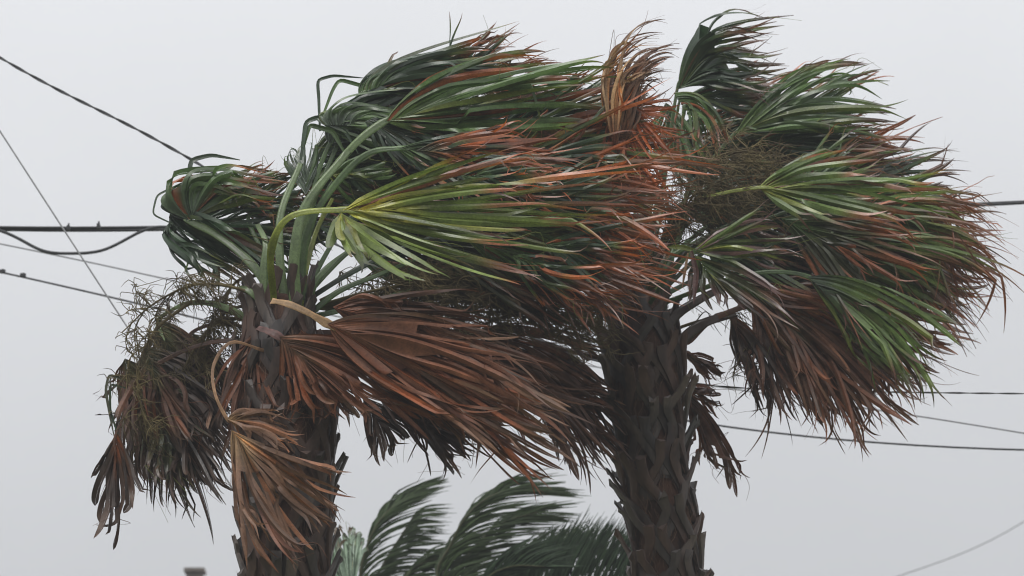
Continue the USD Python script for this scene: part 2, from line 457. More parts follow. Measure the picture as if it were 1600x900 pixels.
    def fibres(self, z0, z1, count):
        rng, parts = self.rng, []
        for _ in range(count):
            th, z = rng.uniform(0, 2 * np.pi), rng.uniform(z0, z1)
            l, sl = rng.uniform(0.06, 0.22), rng.normal() * 0.9
            s = np.linspace(0, 1, 6)
            zc, tc = z + l * s * rng.choice([-1, 1]), th + sl * l * 2 * s
            rr = self.radius(zc) + 0.012 + 0.035 * rng.random() * s ** 1.5 + 0.012 * rng.random()
            xy = self.at_z(zc)
            c = np.stack([xy[:, 0] + rr * np.cos(tc), xy[:, 1] + rr * np.sin(tc), zc], 1) + rng.normal(size=(6, 3)) * 0.004
            parts.append(sweep(c, circle(3), rng.uniform(0.0014, 0.0034) * (1 - 0.6 * s), (0.2, 1, 0.3), False))
        v, f = join(parts)
        tag(prim(self.add('bark_fibre', v, f, 'fibre_strand')), kind='stuff')

    def frond(self, hub, ends, ang, pet=None, pw=(0.05, 0.03), pcol='green', label=None, extra=(), dry=False, **kw):
        """hub and ends in photograph positions with a depth offset; pet the petiole's course from the crown to the hub."""
        rng = self.rng
        H = self.q(hub)
        dz = hub[2] if len(hub) > 2 else 0.0
        E = [self.q((e[0], e[1], e[2] if len(e) > 2 else dz + 0.10 * rng.normal())) for e in ends]
        if dry:                                                # dead segments are stiff, with blunt broken ends
            kw.setdefault('blunt', 2.0)
            kw.setdefault('m2', 0.14)
            kw.setdefault('wmin', 0.024)
            kw.setdefault('wmax', 0.046)
        v, f, col = blade_mesh(H, E, ang, rng, **kw)
        parts, cols = [(v, np.vstack([f[:, [0, 1, 2]], f[:, [0, 2, 3]]]))], [col]
        strips = []
        for strip in extra:                                    # single creased segments: (points, width)
            pts, w, cname = strip
            w = w * 0.62
            c = creased([self.q((*p[:2], p[2] if len(p) > 2 else dz)) for p in pts], 34)
            s = np.linspace(0, 1, 34)
            ww = w * (0.55 + 0.6 * np.sin(s * 2.2)) * (1 - s ** 3 * 0.85)
            vv, ff = sweep(c, [(-0.5, -0.03), (-0.02, 0.14), (0.5, -0.05), (0, 0.10)], ww, (0.35, 1, 0.25))
            strips.append((vv, ff, np.tile(np.array(COL[cname]), (len(vv), 1)) * rng.uniform(0.8, 1.2)))
        v, f = join(parts)
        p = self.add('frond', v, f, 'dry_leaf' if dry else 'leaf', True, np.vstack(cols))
        if kw.get('n', 30) > 15:                               # threads torn loose from the segment edges
            W = unit(np.asarray(kw.get('wind', (1, 0, -0.1)), float))
            Vg = parts[0][0].reshape(-1, 22, 4, 3)
            th = []
            for _ in range(7 if dry else 4):
                i, k = rng.integers(len(Vg)), rng.integers(9, 19)
                p0, d = Vg[i, k, 0], unit(Vg[i, k + 1, 0] - Vg[i, k - 1, 0])
                l = rng.uniform(0.08, 0.24)
                cth = spline([p0, p0 + d * l * 0.4 + rng.normal(size=3) * 0.04, p0 + (d * 0.5 + W * 0.4 + np.array([0, 0, -0.15])) * l + rng.normal(size=3) * 0.06], 9)
                th.append(sweep(cth, circle(3), 0.0022 * (1 - 0.6 * np.linspace(0, 1, 9)), (0.2, 1, 0.3), False))
            vv, ff = join(th)
            tag(prim(put('loose_fibres', (vv - self.base, ff), 'dry_leaf', p, True, np.tile(np.array(COL['brown' if dry else 'lime']) * 0.7, (len(vv), 1)))), kind='stuff')
        for vv, ff, cc in strips:
            put('bent_leaf_segment', (vv - self.base, ff), 'leaf', p, False, cc)
        if label:
            prim(p).SetCustomDataByKey('label', label)
        if pet:
            pts = [self.q(x if len(x) > 2 else (*x, dz)) for x in pet] + [H, H + unit(self.q(ends[len(ends) // 2]) - H) * kw.get('costa', 0.18) * 0.8]
            c = spline(pts, 30)
            s = np.linspace(0, 1, 30)
            w = (pw[0] + (pw[1] - pw[0]) * s ** 0.7) * 0.70
            w = w * (1 + 0.13 * np.interp(s, np.linspace(0, 1, 12), rng.normal(size=12)))
            w[-4:] *= np.array([0.9, 0.7, 0.45, 0.15])
            vv, ff = sweep(c, PET, np.stack([w / 2, w / 2], 1), (0.1, -1, 0.1))
            base = np.array(COL[pcol])
            cc = base * (0.85 + 0.3 * rng.random()) * (1 + 0.25 * (s - 0.5) + 0.16 * np.interp(s, np.linspace(0, 1, 14), rng.normal(size=14)))[:, None]
            rim = np.array([1.35, 0.95, 0.85, 0.95, 1.35, 0.9, 0.9])
            cc = np.vstack([(cc[:, None] * rim[None, :, None]).reshape(-1, 3), cc[:1], cc[-1:]])
            put('petiole', ((vv - self.base), ff), 'dry_leaf' if dry else 'leaf', p, True, cc)
        return p

    def flower_stalk(self, pts, branches=16, twigs=14, blen=0.35, tlen=0.13, radius=0.011, tint=1.0, wind=(0.5, 0, -0.6), start=0.25):
        """A branched flower stalk hung with thin twigs."""
        rng = self.rng
        c = spline([self.q(p) for p in pts], 40)
        s = np.linspace(0, 1, 40)
        parts = [sweep(c, circle(6), radius * (1 - 0.7 * s), (0.2, 1, 0.3))]
        W = np.asarray(wind, float)
        for _ in range(branches):
            a = rng.uniform(start, 1.0)
            i = int(a * 39)
            p0 = c[i]
            d0 = unit(unit(c[min(i + 1, 39)] - c[i - 1]) * 0.8 + rng.normal(size=3) * 0.7)
            L = blen * rng.uniform(0.5, 1.2)
            b = spline([p0, p0 + d0 * L * 0.45, p0 + d0 * L * 0.75 + W * L * 0.28 + rng.normal(size=3) * 0.02], 9)
            parts.append(sweep(b, circle(4), 0.0045 * (1 - 0.6 * np.linspace(0, 1, 9)), (0.2, 1, 0.3), False))
            for _ in range(twigs):
                k = rng.integers(2, 9)
                d = unit(rng.normal(size=3) + W * 0.6)
                l = tlen * rng.uniform(0.4, 1.2)
                tw = spline([b[k], b[k] + d * l * 0.5 + rng.normal(size=3) * 0.012, b[k] + d * l * 0.8 + W * l * 0.3 + rng.normal(size=3) * 0.02], 5)
                parts.append(sweep(tw, circle(3), 0.0026 * np.array([1, 1, 1, 0.8, 0.4]), (0.2, 1, 0.3), False))
        p = self.add('flower_stalk', *parts[0], 'twig', True)
        v, f = join(parts[1:])
        tag(prim(put('twigs', (v - self.base, f), 'twig', p, True)), kind='stuff')


# ------------------------------------------------------------------ left palm
A = Palm('left palm with a yellow green front fan and large torn brown fans over its trunk', [(437, 470), (438, 540), (447, 650), (450, 760), (446, 900)], 15.0, 11)
zA = lambda py: P(440, py, 15.0)[2]
A.trunk(lambda z: 0.205 + 0.030 * smoothstep(zA(820), zA(640), z) - 0.10 * smoothstep(zA(600), zA(470), z) + 0.06 * smoothstep(1.0, 0.0, z))
A.boots(zA(900) - 0.9, zA(535), per=6, step=0.135, size=1.10, out=(0.02, 0.075))
A.fibres(zA(900) - 0.5, zA(500), 900)

CW = (1, 0, -0.08)      # the wind blows to the right
# back and inner layers first
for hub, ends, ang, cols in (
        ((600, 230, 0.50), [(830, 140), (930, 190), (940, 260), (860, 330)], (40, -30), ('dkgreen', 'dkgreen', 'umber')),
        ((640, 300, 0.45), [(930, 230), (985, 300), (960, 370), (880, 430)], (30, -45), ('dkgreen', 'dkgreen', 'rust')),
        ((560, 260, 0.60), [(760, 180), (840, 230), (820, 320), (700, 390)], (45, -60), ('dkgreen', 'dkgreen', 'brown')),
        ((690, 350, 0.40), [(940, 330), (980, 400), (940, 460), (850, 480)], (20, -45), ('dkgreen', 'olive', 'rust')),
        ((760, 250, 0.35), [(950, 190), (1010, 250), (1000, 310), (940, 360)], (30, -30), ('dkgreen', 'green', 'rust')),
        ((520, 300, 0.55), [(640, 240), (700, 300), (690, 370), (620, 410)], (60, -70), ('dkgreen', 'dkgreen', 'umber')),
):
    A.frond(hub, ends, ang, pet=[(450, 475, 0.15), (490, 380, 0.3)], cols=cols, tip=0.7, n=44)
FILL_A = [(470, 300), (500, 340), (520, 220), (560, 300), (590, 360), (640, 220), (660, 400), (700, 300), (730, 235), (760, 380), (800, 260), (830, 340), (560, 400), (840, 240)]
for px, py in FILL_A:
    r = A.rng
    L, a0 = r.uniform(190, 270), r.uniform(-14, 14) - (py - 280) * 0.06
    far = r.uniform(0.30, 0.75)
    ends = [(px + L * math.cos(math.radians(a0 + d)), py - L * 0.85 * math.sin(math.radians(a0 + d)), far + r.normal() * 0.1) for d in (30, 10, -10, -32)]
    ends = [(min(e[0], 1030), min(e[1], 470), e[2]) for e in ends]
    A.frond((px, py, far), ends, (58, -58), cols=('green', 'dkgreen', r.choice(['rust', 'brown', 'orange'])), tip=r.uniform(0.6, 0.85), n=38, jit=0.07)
# top mass
A.frond((560, 150, 0.15), [(690, 92), (760, 85), (800, 105), (790, 150)], (125, 10), pet=[(450, 470, 0.1), (485, 330, 0.1), (530, 220, 0.15)], cols=('green', 'dkgreen', 'rust'), tip=0.9, m1=0.30,
        n=30, wmax=0.08, wmin=0.03,
        extra=[([(500, 205), (498, 150), (496, 125), (520, 118), (570, 122)], 0.035, 'dkgreen'), ([(503, 185), (520, 140), (530, 124), (580, 138), (640, 150)], 0.04, 'green')])
A.frond((640, 160, 0.30), [(745, 60), (790, 62), (835, 78), (850, 110)], (55, 5), pet=[(455, 470, 0.1), (500, 320, 0.2), (580, 210, 0.3)], cols=('green', 'dkgreen', 'rust'), tip=0.74, n=40)
A.frond((601, 190, -0.15), [(800, 72), (880, 100), (935, 110), (945, 150), (900, 185)], (58, -18), pet=[(462, 468, -0.05), (480, 330, -0.1), (545, 236, -0.15)], pw=(0.09, 0.05), pcol='stalk',
        cols=('mid', 'green', 'rust'), tip=0.86, wmax=0.085, wmin=0.03, n=30)
A.frond((505, 195, 0.05), [(600, 160), (650, 185), (640, 215), (590, 235)], (160, -40), cols=('grey', 'green', 'olive'), tip=0.95, n=26, m1=0.5, wmax=0.05,
        extra=[([(470, 250), (478, 190), (500, 182), (540, 205), (560, 240)], 0.05, 'dkgreen'), ([(474, 230), (484, 195), (520, 205), (545, 250)], 0.05, 'green')])
A.frond((570, 190, -0.05), [(640, 205), (720, 215), (760, 240), (680, 265), (610, 255)], (35, -55), cols=('grey', 'dkgreen', 'rust'), tip=0.8, n=34)
A.frond((620, 232, -0.25), [(780, 205), (850, 235), (905, 262), (850, 300), (750, 320)], (25, -40), pet=[(468, 468, -0.1), (485, 350, -0.15), (560, 250, -0.2)], pw=(0.07, 0.04), cols=('green', 'dkgreen', 'orange'), tip=0.55, jit=0.08, frayed=0.7, n=30, wmax=0.07, wmin=0.026)
A.frond((515, 225, 0.12), [(640, 128), (700, 130), (720, 165), (690, 210), (610, 225)], (140, -10), pet=[(455, 470, 0.1), (478, 340, 0.1)], cols=('grey', 'dkgreen', 'brown'), n=28, wmax=0.075, wmin=0.03, m1=0.34, tip=0.9)
A.frond((565, 165, 0.25), [(680, 100), (740, 110), (760, 140), (730, 190), (650, 200)], (130, -20), cols=('green', 'dkgreen', 'brown'), n=28, wmax=0.075, wmin=0.03, m1=0.34, tip=0.88)
A.frond((530, 260, 0.2), [(560, 190), (610, 190), (640, 230), (630, 290), (580, 320)], (110, -50), cols=('green', 'dkgreen', 'brown'), n=34, m1=0.34, tip=0.9)
# right reach of the left palm
A.frond((700, 262, 0.05), [(985, 150), (1035, 185), (1050, 240), (1040, 285), (985, 310)], (42, -22), pet=[(470, 470, 0), (540, 350, 0.05), (620, 290, 0.05)], cols=('green', 'mid', 'orange'), tip=0.60, jit=0.08, frayed=0.7, n=50)
A.frond((760, 215, 0.2), [(915, 118), (940, 135), (985, 165), (1010, 205)], (40, -5), cols=('green', 'dkgreen', 'rust'), tip=0.82, n=40)
A.frond((720, 320, -0.1), [(1015, 290), (1035, 340), (1020, 400), (985, 430)], (25, -30), pet=[(470, 470, 0), (560, 380, 0), (650, 335, 0)], cols=('mid', 'green', 'orange'), tip=0.52, jit=0.08, frayed=0.7, n=48, snap=0.3)
A.frond((730, 375, 0.0), [(1000, 370), (1020, 430), (1005, 470), (940, 475), (880, 460)], (15, -45), cols=('green', 'green', 'rust'), tip=0.50, jit=0.08, frayed=0.7, n=48, snap=0.3)
A.frond((670, 372, 0.1), [(890, 380), (960, 425), (930, 470), (860, 480), (770, 470)], (10, -50), pet=[(470, 475, 0.05), (560, 420, 0.1)], pcol='dkgreen', cols=('dkgreen', 'olive', 'brown'), tip=0.6, jit=0.06, n=46)
A.frond((650, 235, -0.30), [(800, 215), (840, 240), (850, 262), (800, 290)], (35, -15), cols=('olive', 'rust', 'orange'), tip=0.5, jit=0.09, frayed=0.8, n=26, wmax=0.03)
for hub, ends, ang in (((800, 300, -0.3), [(960, 240), (1010, 290), (1000, 350), (960, 390)], (35, -40)), ((820, 250, -0.15), [(985, 160), (1035, 215), (1030, 260), (980, 300)], (40, -30)),
                       ((850, 380, -0.2), [(985, 340), (1015, 400), (1000, 450), (930, 470)], (30, -50)), ((720, 275, -0.4), [(835, 225), (850, 255), (865, 290), (820, 320)], (35, -35)), ((800, 400, -0.25), [(900, 380), (940, 420), (930, 460), (860, 470)], (10, -50))):
    A.frond(hub, ends, ang, cols=('green', 'dkgreen', 'orange'), tip=0.58, jit=0.12, frayed=0.8, n=26, wmax=0.042, wmin=0.02, snap=0.35, split=0.12)
# the bright front fan
A.frond((535, 328, -0.55), [(770, 228, -.7), (870, 258, -.65), (960, 305, -.6), (965, 355, -.6), (910, 410, -.65), (815, 440, -.7)], (36, -34), pet=[(428, 470, -0.2), (424, 390, -0.45), (455, 338, -0.55)], pw=(0.06, 0.055), pcol='lime',
        label='bright yellow green fan in front with rust tips', cols=('yel', 'spring', 'rust'), tip=0.70, wmax=0.075, wmin=0.028, n=36, costa=0.24, jit=0.06, frayed=0.6, split=0.12, m2=0.10, lenvar=0.32)
A.frond((532, 332, -0.58), [(760, 428, -.75), (690, 436, -.8), (620, 432, -.8), (560, 402, -.76), (505, 385, -.72)], (-30, -120), cols=('lime', 'spring', 'olive'), tip=0.93, wmax=0.062, wmin=0.04, n=15, costa=0.05, split=0.16, jit=0.05, pleat=0.4, snap=0.05, m2=0.08, lenvar=0.35)
# small upright fans behind the petioles
A.frond((478, 305, 0.1), [(450, 255), (462, 235), (490, 225), (515, 240)], (125, 45), cols=('grey', 'grey', 'green'), tip=0.95, n=18, m2=0.1, wmax=0.045)
A.frond((512, 275, 0.0), [(560, 245), (610, 255), (605, 285), (560, 320)], (50, -50), cols=('lime', 'green', 'olive'), tip=0.92, n=20)
A.frond((490, 250, 0.2), [(560, 175), (600, 195), (620, 225), (600, 260)], (100, -30), cols=('grey', 'dkgreen', 'brown'), tip=0.92, n=30)
# far left fan, folded back by the wind
A.frond((293, 344, 0.0), [(425, 262), (428, 282), (405, 300), (445, 310), (430, 330)], (165, 20), pet=[(430, 470, -0.05), (395, 415, -0.05), (340, 368, 0)], pw=(0.075, 0.06), pcol='stalk', cols=('grey', 'green', 'rust'), tip=0.84, n=24, m1=0.85, m2=0.5, costa=0.04, wmax=0.06, wmin=0.03,
        label='left fan bent back over its own stalk',
        extra=[([(290, 345), (295, 290), (298, 250), (330, 242), (375, 250)], 0.05, 'grey'), ([(270, 350), (238, 335), (245, 305), (285, 286), (330, 262)], 0.022, 'grey'), ([(300, 345), (262, 330), (250, 322), (275, 308), (330, 300)], 0.03, 'dkgreen')])
A.frond((290, 346, 0.06), [(320, 418), (345, 436), (378, 434), (415, 425), (445, 400)], (200, 150), cols=('grey', 'dkgreen', 'umber'), tip=0.95, n=36, m1=0.62, m2=0.40, costa=0.0, wind=(0.8, 0, -0.6), split=0.5, wmax=0.06, wmin=0.03, jit=0.03)
A.frond((388, 340, 0.15), [(440, 285), (470, 275), (478, 310), (450, 345)], (110, -10), pet=[(430, 470, 0.1), (412, 400, 0.1)], cols=('grey', 'dkgreen', 'rust'), tip=0.85, n=22)
A.frond((365, 372, 0.25), [(430, 345), (470, 365), (480, 400), (450, 430), (410, 430)], (60, -80), pet=[(430, 470, 0.1), (400, 420, 0.15)], cols=('grey', 'dkgreen', 'umber'), n=30, tip=0.85, m2=0.1)
A.frond((420, 340, 0.3), [(480, 300), (520, 330), (525, 370), (490, 400), (450, 400)], (70, -80), cols=('grey', 'dkgreen', 'umber'), n=30, tip=0.9, m2=0.1)
A.frond((300, 348, 0.18), [(400, 305), (440, 335), (440, 375), (415, 405), (360, 420)], (60, -80), cols=('grey', 'dkgreen', 'umber'), n=30, tip=0.85, m2=0.1)
A.frond((350, 330, 0.2), [(400, 262), (440, 275), (430, 300), (440, 350)], (120, 0), cols=('grey', 'dkgreen', 'brown'), tip=0.8, n=26)
# loose broad stalks in the crown
for pts, w, cn in (([(412, 480, -.1), (412, 420, -.12), (415, 380, -.1), (402, 350, 0)], 0.07, 'stalk'), ([(446, 480, -.12), (437, 400, -.14), (440, 330, -.1), (470, 255, 0)], 0.08, 'stalk'),
                   ([(462, 478, -.15), (460, 400, -.2), (478, 320, -.2), (545, 236, -.15)], 0.10, 'stalk'), ([(480, 480, 0), (500, 430, 0), (560, 385, .1), (640, 350, .2)], 0.06, 'green'),
                   ([(485, 490, .05), (530, 455, .05), (590, 430, .1), (650, 405, .2)], 0.055, 'green'), ([(490, 495, .1), (560, 478, .1), (640, 455, .15), (720, 450, .2)], 0.05, 'green'),
                   ([(425, 490, -.1), (405, 468, -.15), (385, 452, -.15), (372, 450, -.1)], 0.07, 'stalk'), ([(468, 485, -.05), (478, 420, -.05), (495, 360, 0), (520, 310, 0)], 0.055, 'lime')):
    c = spline([A.q(p) for p in pts], 24)
    s = np.linspace(0, 1, 24)
    vv, ff = sweep(c, PET, np.stack([w * 0.36 * (1 - 0.45 * s)] * 2, 1), (0.1, -1, 0.1))
    cc = np.tile(np.array(COL[cn]) * A.rng.uniform(0.85, 1.15), (len(vv), 1))
    put('leaf_stalk', (vv - A.base, ff), 'leaf', A.path, True, cc)
# hanging dark fans on the left
DW = (0.55, 0, -0.8)
A.frond((205, 600, 0.1), [(345, 640), (360, 690), (350, 740), (325, 778), (275, 795), (225, 765), (185, 735)], (30, -100), pet=[(412, 540, 0), (343, 533, 0), (270, 556, 0.05)], pcol='umber', pw=(0.05, 0.03), cols=('olive', 'dark', 'dark'), n=54, wind=DW, wmax=0.034, tip=0.8, m2=0.2,
        label='dark drooping fan hanging far left', extra=[([(215, 600), (170, 585), (165, 610), (172, 650), (180, 690)], 0.03, 'olive'), ([(210, 610), (172, 600), (172, 640), (190, 700)], 0.025, 'dkgreen')])
A.frond((248, 500, 0.2), [(330, 560), (350, 620), (345, 680), (310, 720), (250, 700), (200, 660)], (0, -110), pet=[(418, 515, 0.05), (350, 480, 0.05), (295, 474, 0.1)], pcol='stalk', pw=(0.06, 0.035), cols=('olive', 'dark', 'dark'), n=48, wind=DW, wmax=0.034, m2=0.2, dry=True)
A.frond((240, 640, 0.0), [(330, 700), (340, 745), (300, 770), (260, 760), (225, 740)], (-10, -95), cols=('olive', 'olive', 'dark'), n=40, wind=DW, wmax=0.034, tip=0.6, m2=0.2)
A.frond((232, 560, -0.1), [(262, 600), (300, 660), (285, 705), (230, 700), (190, 650)], (-20, -125), cols=('olive', 'umber', 'dark'), n=34, wind=DW, wmax=0.034, m2=0.2, dry=True)
A.frond((182, 675, 0.0), [(150, 735), (148, 790), (172, 850), (182, 840), (200, 800), (212, 770)], (-125, -55), pet=[(230, 590, 0.05)], pcol='umber', pw=(0.02, 0.02), cols=('brown', 'dark', 'dark'), n=16, wind=(0, 0, -1), m2=0.3, split=0.6, wmax=0.05, dry=True, label='shrivelled brown fan dangling lowest on the left')
A.frond((225, 545, 0.15), [(330, 600), (345, 650), (320, 720), (260, 745), (205, 720), (180, 660)], (10, -120), cols=('olive', 'dark', 'dark'), n=50, wind=DW, wmax=0.034, m2=0.2, dry=True, jit=0.07)
A.frond((270, 600, 0.05), [(350, 665), (362, 715), (340, 760), (295, 775), (262, 740)], (-5, -95), cols=('olive', 'dark', 'dark'), n=40, wind=DW, wmax=0.034, m2=0.2, dry=True, jit=0.07)
A.frond((300, 520, 0.2), [(365, 600), (350, 655), (310, 680), (270, 660)], (-15, -110), pet=[(405, 520, 0.1), (350, 505, 0.2)], pcol='umber', cols=('olive', 'dark', 'dark'), n=36, wind=DW, wmax=0.034, m2=0.2, dry=True)
A.frond((195, 560, 0.1), [(180, 610), (215, 690), (235, 740), (270, 720), (290, 640)], (-120, -20), cols=('olive', 'umber', 'dark'), n=36, wind=DW, wmax=0.034, m2=0.2, dry=True, jit=0.07)
A.frond((395, 520, -0.20), [(345, 600), (352, 660), (385, 680), (425, 660), (450, 610)], (-140, -50), cols=('umber', 'umber', 'dark'), n=34, wind=(0.4, 0, -1), dry=True, jit=0.06)
A.frond((470, 515, -0.28), [(455, 600), (480, 640), (520, 650), (548, 610)], (-110, -40), cols=('umber', 'brown', 'umber'), n=30, wind=(0.5, 0, -1), dry=True, jit=0.06)
# curled tan fan on the trunk
A.frond((355, 655, -0.55), [(398, 640), (440, 660), (455, 700), (400, 700)], (75, -30), pet=[(412, 548, -0.25), (362, 535, -0.45), (334, 570, -0.5), (336, 615, -0.55)], pcol='straw', pw=(0.030, 0.022), cols=('tan', 'drab', 'drab'), n=22, wind=(1, 0, -0.5), costa=0.06, dry=True, tip=0.8, frayed=0.7)
A.frond((362, 672, -0.60), [(530, 745), (525, 778), (505, 815), (470, 855), (438, 875), (405, 830)], (-25, -100), cols=('tan', 'drab', 'brown'), n=34, wind=(0.8, 0, -0.5), m1=0.4, m2=0.25, costa=0.1, wmax=0.06, dry=True, tip=0.95, label='curled tan dead fan lying across the left trunk', pleat=0.5)
# big brown fans in front
A.frond((512, 506, -0.45), [(735, 520), (775, 560), (850, 598), (868, 650), (850, 700), (770, 680), (680, 640)], (22, -48), pet=[(424, 470, -0.4), (450, 475, -0.45), (482, 489, -0.47)], pcol='tan', pw=(0.045, 0.07), cols=('brown', 'brown', 'drab'), n=56, wind=(0.85, 0, -0.45), m2=0.25, wmax=0.05, dry=True, tip=0.8, split=0.5, label='large torn brown fan sweeping right below the crown', pleat=0.5)
A.frond((436, 526, -0.42), [(446, 615), (480, 640), (540, 645), (610, 650), (690, 640), (740, 590)], (-85, 5), pet=[(402, 512, -0.3), (420, 518, -0.4)], pcol='purple', pw=(0.05, 0.07), cols=('drab', 'brown', 'brown'), n=50, wind=(0.8, 0, -0.5), m2=0.2, wmax=0.055, dry=True, tip=0.75, split=0.6, label='broad brown fan fraying over the top of the left trunk', pleat=0.5)
A.frond((600, 560, -0.3), [(820, 570), (870, 640), (868, 700), (845, 735), (800, 725), (740, 690), (690, 650)], (5, -55), cols=('drab', 'brown', 'brown'), n=50, wind=(0.8, 0, -0.5), m2=0.25, dry=True, tip=0.7)
A.frond((520, 480, -0.15), [(640, 470), (735, 505), (800, 560), (760, 620), (660, 610)], (28, -40), cols=('brown', 'umber', 'brown'), n=44, wind=(0.85, 0, -0.4), dry=True, tip=0.8)
A.frond((566, 618, 0.1), [(574, 705), (600, 712), (640, 690), (665, 690)], (-80, -25), pet=[(490, 540, 0.1)], pcol='umber', cols=('dark', 'dark', 'dark'), n=20, wind=(0.4, 0, -0.9), dry=True, split=0.25)
A.frond((630, 630, 0.05), [(675, 725), (712, 738), (735, 700), (700, 660)], (-75, -15), cols=('dark', 'dark', 'dark'), n=24, wind=(0.5, 0, -0.9), dry=True, split=0.25)
A.frond((560, 560, 0.15), [(690, 600), (750, 650), (760, 700), (700, 700), (620, 660)], (-5, -70), pet=[(480, 530, 0.1)], pcol='umber', cols=('dark', 'dark', 'umber'), n=44, wind=(0.6, 0, -0.8), dry=True)
A.frond((640, 520, 0.25), [(800, 540), (860, 600), (880, 660), (820, 680), (740, 640)], (5, -50), pet=[(480, 520, 0.15)], pcol='umber', cols=('dark', 'umber', 'umber'), n=44, wind=(0.6, 0, -0.8), dry=True)
# flower stalks
A.flower_stalk([(418, 480, -.1), (375, 452, -.15), (305, 445, -.15), (240, 475, -.1), (190, 520, -.1)], 22, 16, 0.26, 0.13, tint=1)
A.flower_stalk([(405, 470, .1), (350, 490, .1), (325, 530, .1), (318, 600, .1)], 18, 14, 0.25, 0.13)
A.flower_stalk([(300, 470, -.1), (240, 520, -.12), (215, 590, -.15), (230, 680, -.15)], 20, 16, 0.24, 0.13)
A.flower_stalk([(400, 500, .1), (330, 510, .1), (260, 640, .1), (245, 760, .1)], 16, 14, 0.22, 0.12)
A.flower_stalk([(400, 430, .2), (370, 440, .2), (350, 470, .2), (340, 520, .2)], 16, 14, 0.25, 0.12)
for k in range(7):
    A.flower_stalk([(490, 480, .2), (580, 455 + 6 * k, .1 + .05 * k), (680 + 20 * k, 440 + 8 * k, .2), (780 + 22 * k, 455 + 9 * k, .25)], 24, 18, 0.30, 0.14, start=0.35, wind=(0.8, 0, -0.4))
A.flower_stalk([(500, 470, .3), (560, 440, .3), (640, 410, .3), (720, 420, .3)], 14, 12, 0.30, 0.16, wind=(0.3, 0, -0.9))

# ------------------------------------------------------------------ right palm
B = Palm('right palm with bushy fans blown right and a bare criss-cross trunk', [(1000, 460), (1003, 530), (1014, 650), (1025, 760), (1043, 900)], 16.2, 23)
zB = lambda py: P(1010, py, 16.2)[2]
B.trunk(lambda z: 0.170 + 0.040 * smoothstep(zB(700), zB(560), z) - 0.08 * smoothstep(zB(540), zB(460), z) + 0.07 * smoothstep(1.0, 0.0, z))
B.boots(zB(900) - 0.9, zB(540), per=5, step=0.135, size=1.10, out=(0.02, 0.095))
B.fibres(zB(900) - 0.5, zB(490), 900)

for hub, ends, ang, cols in (
        ((1100, 190, 0.5), [(1230, 140), (1290, 180), (1280, 250), (1200, 290)], (50, -60), ('dkgreen', 'dkgreen', 'brown')),
        ((1180, 300, 0.5), [(1380, 240), (1450, 300), (1430, 370), (1340, 410)], (40, -40), ('dkgreen', 'dkgreen', 'brown')),
        ((1170, 380, 0.5), [(1350, 360), (1420, 430), (1380, 500), (1290, 520)], (20, -50), ('dkgreen', 'olive', 'brown')),
        ((1150, 430, 0.45), [(1300, 440), (1360, 510), (1330, 580), (1250, 600)], (0, -60), ('dark', 'umber', 'umber')),
        ((1080, 330, 0.5), [(1230, 270), (1290, 320), (1260, 390), (1180, 430)], (45, -50), ('dkgreen', 'dkgreen', 'purple')),
        ((1260, 400, 0.4), [(1440, 390), (1490, 450), (1460, 520), (1380, 560)], (10, -50), ('green', 'olive', 'brown')),
        ((1030, 230, 0.5), [(1120, 170), (1180, 220), (1160, 280), (1090, 310)], (60, -60), ('dkgreen', 'dkgreen', 'rust')),
        ((1290, 280, 0.3), [(1380, 215), (1420, 270), (1440, 310), (1390, 350)], (40, -40), ('green', 'green', 'brown')),
):
    B.frond(hub, ends, ang, pet=[(1010, 470, 0.1), (1050, 400, 0.3)], cols=cols, tip=0.7, n=44)
FILL_B = [(1060, 250), (1090, 300), (1120, 220), (1150, 330), (1170, 250), (1200, 380), (1230, 270), (1260, 360), (1300, 300), (1320, 400), (1130, 420), (1200, 450), (1280, 470), (1330, 350), (1100, 370)]
for px, py in FILL_B:
    r = B.rng
    L, a0 = r.uniform(170, 230), r.uniform(-12, 12) - (py - 240) * 0.14
    far = r.uniform(0.25, 0.7)
    ends = [(px + L * math.cos(math.radians(a0 + d)), py - L * 0.85 * math.sin(math.radians(a0 + d)), far + r.normal() * 0.1) for d in (30, 10, -10, -32)]
    low = py > 400
    B.frond((px, py, far), ends, (a0 + 55, a0 - 60), cols=('olive' if low else 'green', 'umber' if low else 'dkgreen', r.choice(['rust', 'brown', 'umber'])), tip=r.uniform(0.55, 0.8), n=38, jit=0.07, wind=(0.85, 0, -0.3))
# tall brown dead leaf
B.frond((968, 235, -1.2), [(1030, 50), (1056, 58), (1060, 80), (1040, 96), (1015, 112), (1000, 134), (1040, 124)], (106, 58), pet=[(1000, 470, 0.1), (980, 380, -0.4)], pcol='brown', cols=('brown', 'drab', 'umber'), n=60, m1=0.58, m2=0.38, costa=0.0, wmax=0.034, wmin=0.018, lenvar=0.3, jit=0.035, snap=0.05, tip=0.85, split=0.2, wind=(1, 0, -0.08), dry=True, blunt=0.5, label='tall dead brown leaf folded over at its tip')
B.frond((962, 235, -1.25), [(1008, 50), (1040, 54), (1030, 76), (1000, 90)], (103, 84), cols=('brown', 'tan', 'drab'), snap=0.05, n=24, m1=0.58, m2=0.40, costa=0.0, wmax=0.032, wmin=0.016, lenvar=0.3, jit=0.05, tip=0.8, split=0.25, wind=(1, 0, 0.05), dry=True, blunt=0.5)
B.frond((958, 105, -1.2), [(932, 250), (950, 320), (968, 330), (990, 280), (1000, 210)], (-100, -60), cols=('brown', 'rust', 'orange'), n=34, wmax=0.026, wmin=0.014, jit=0.12, wind=(0.3, 0, -1), dry=True, frayed=0.8, blunt=0.5)
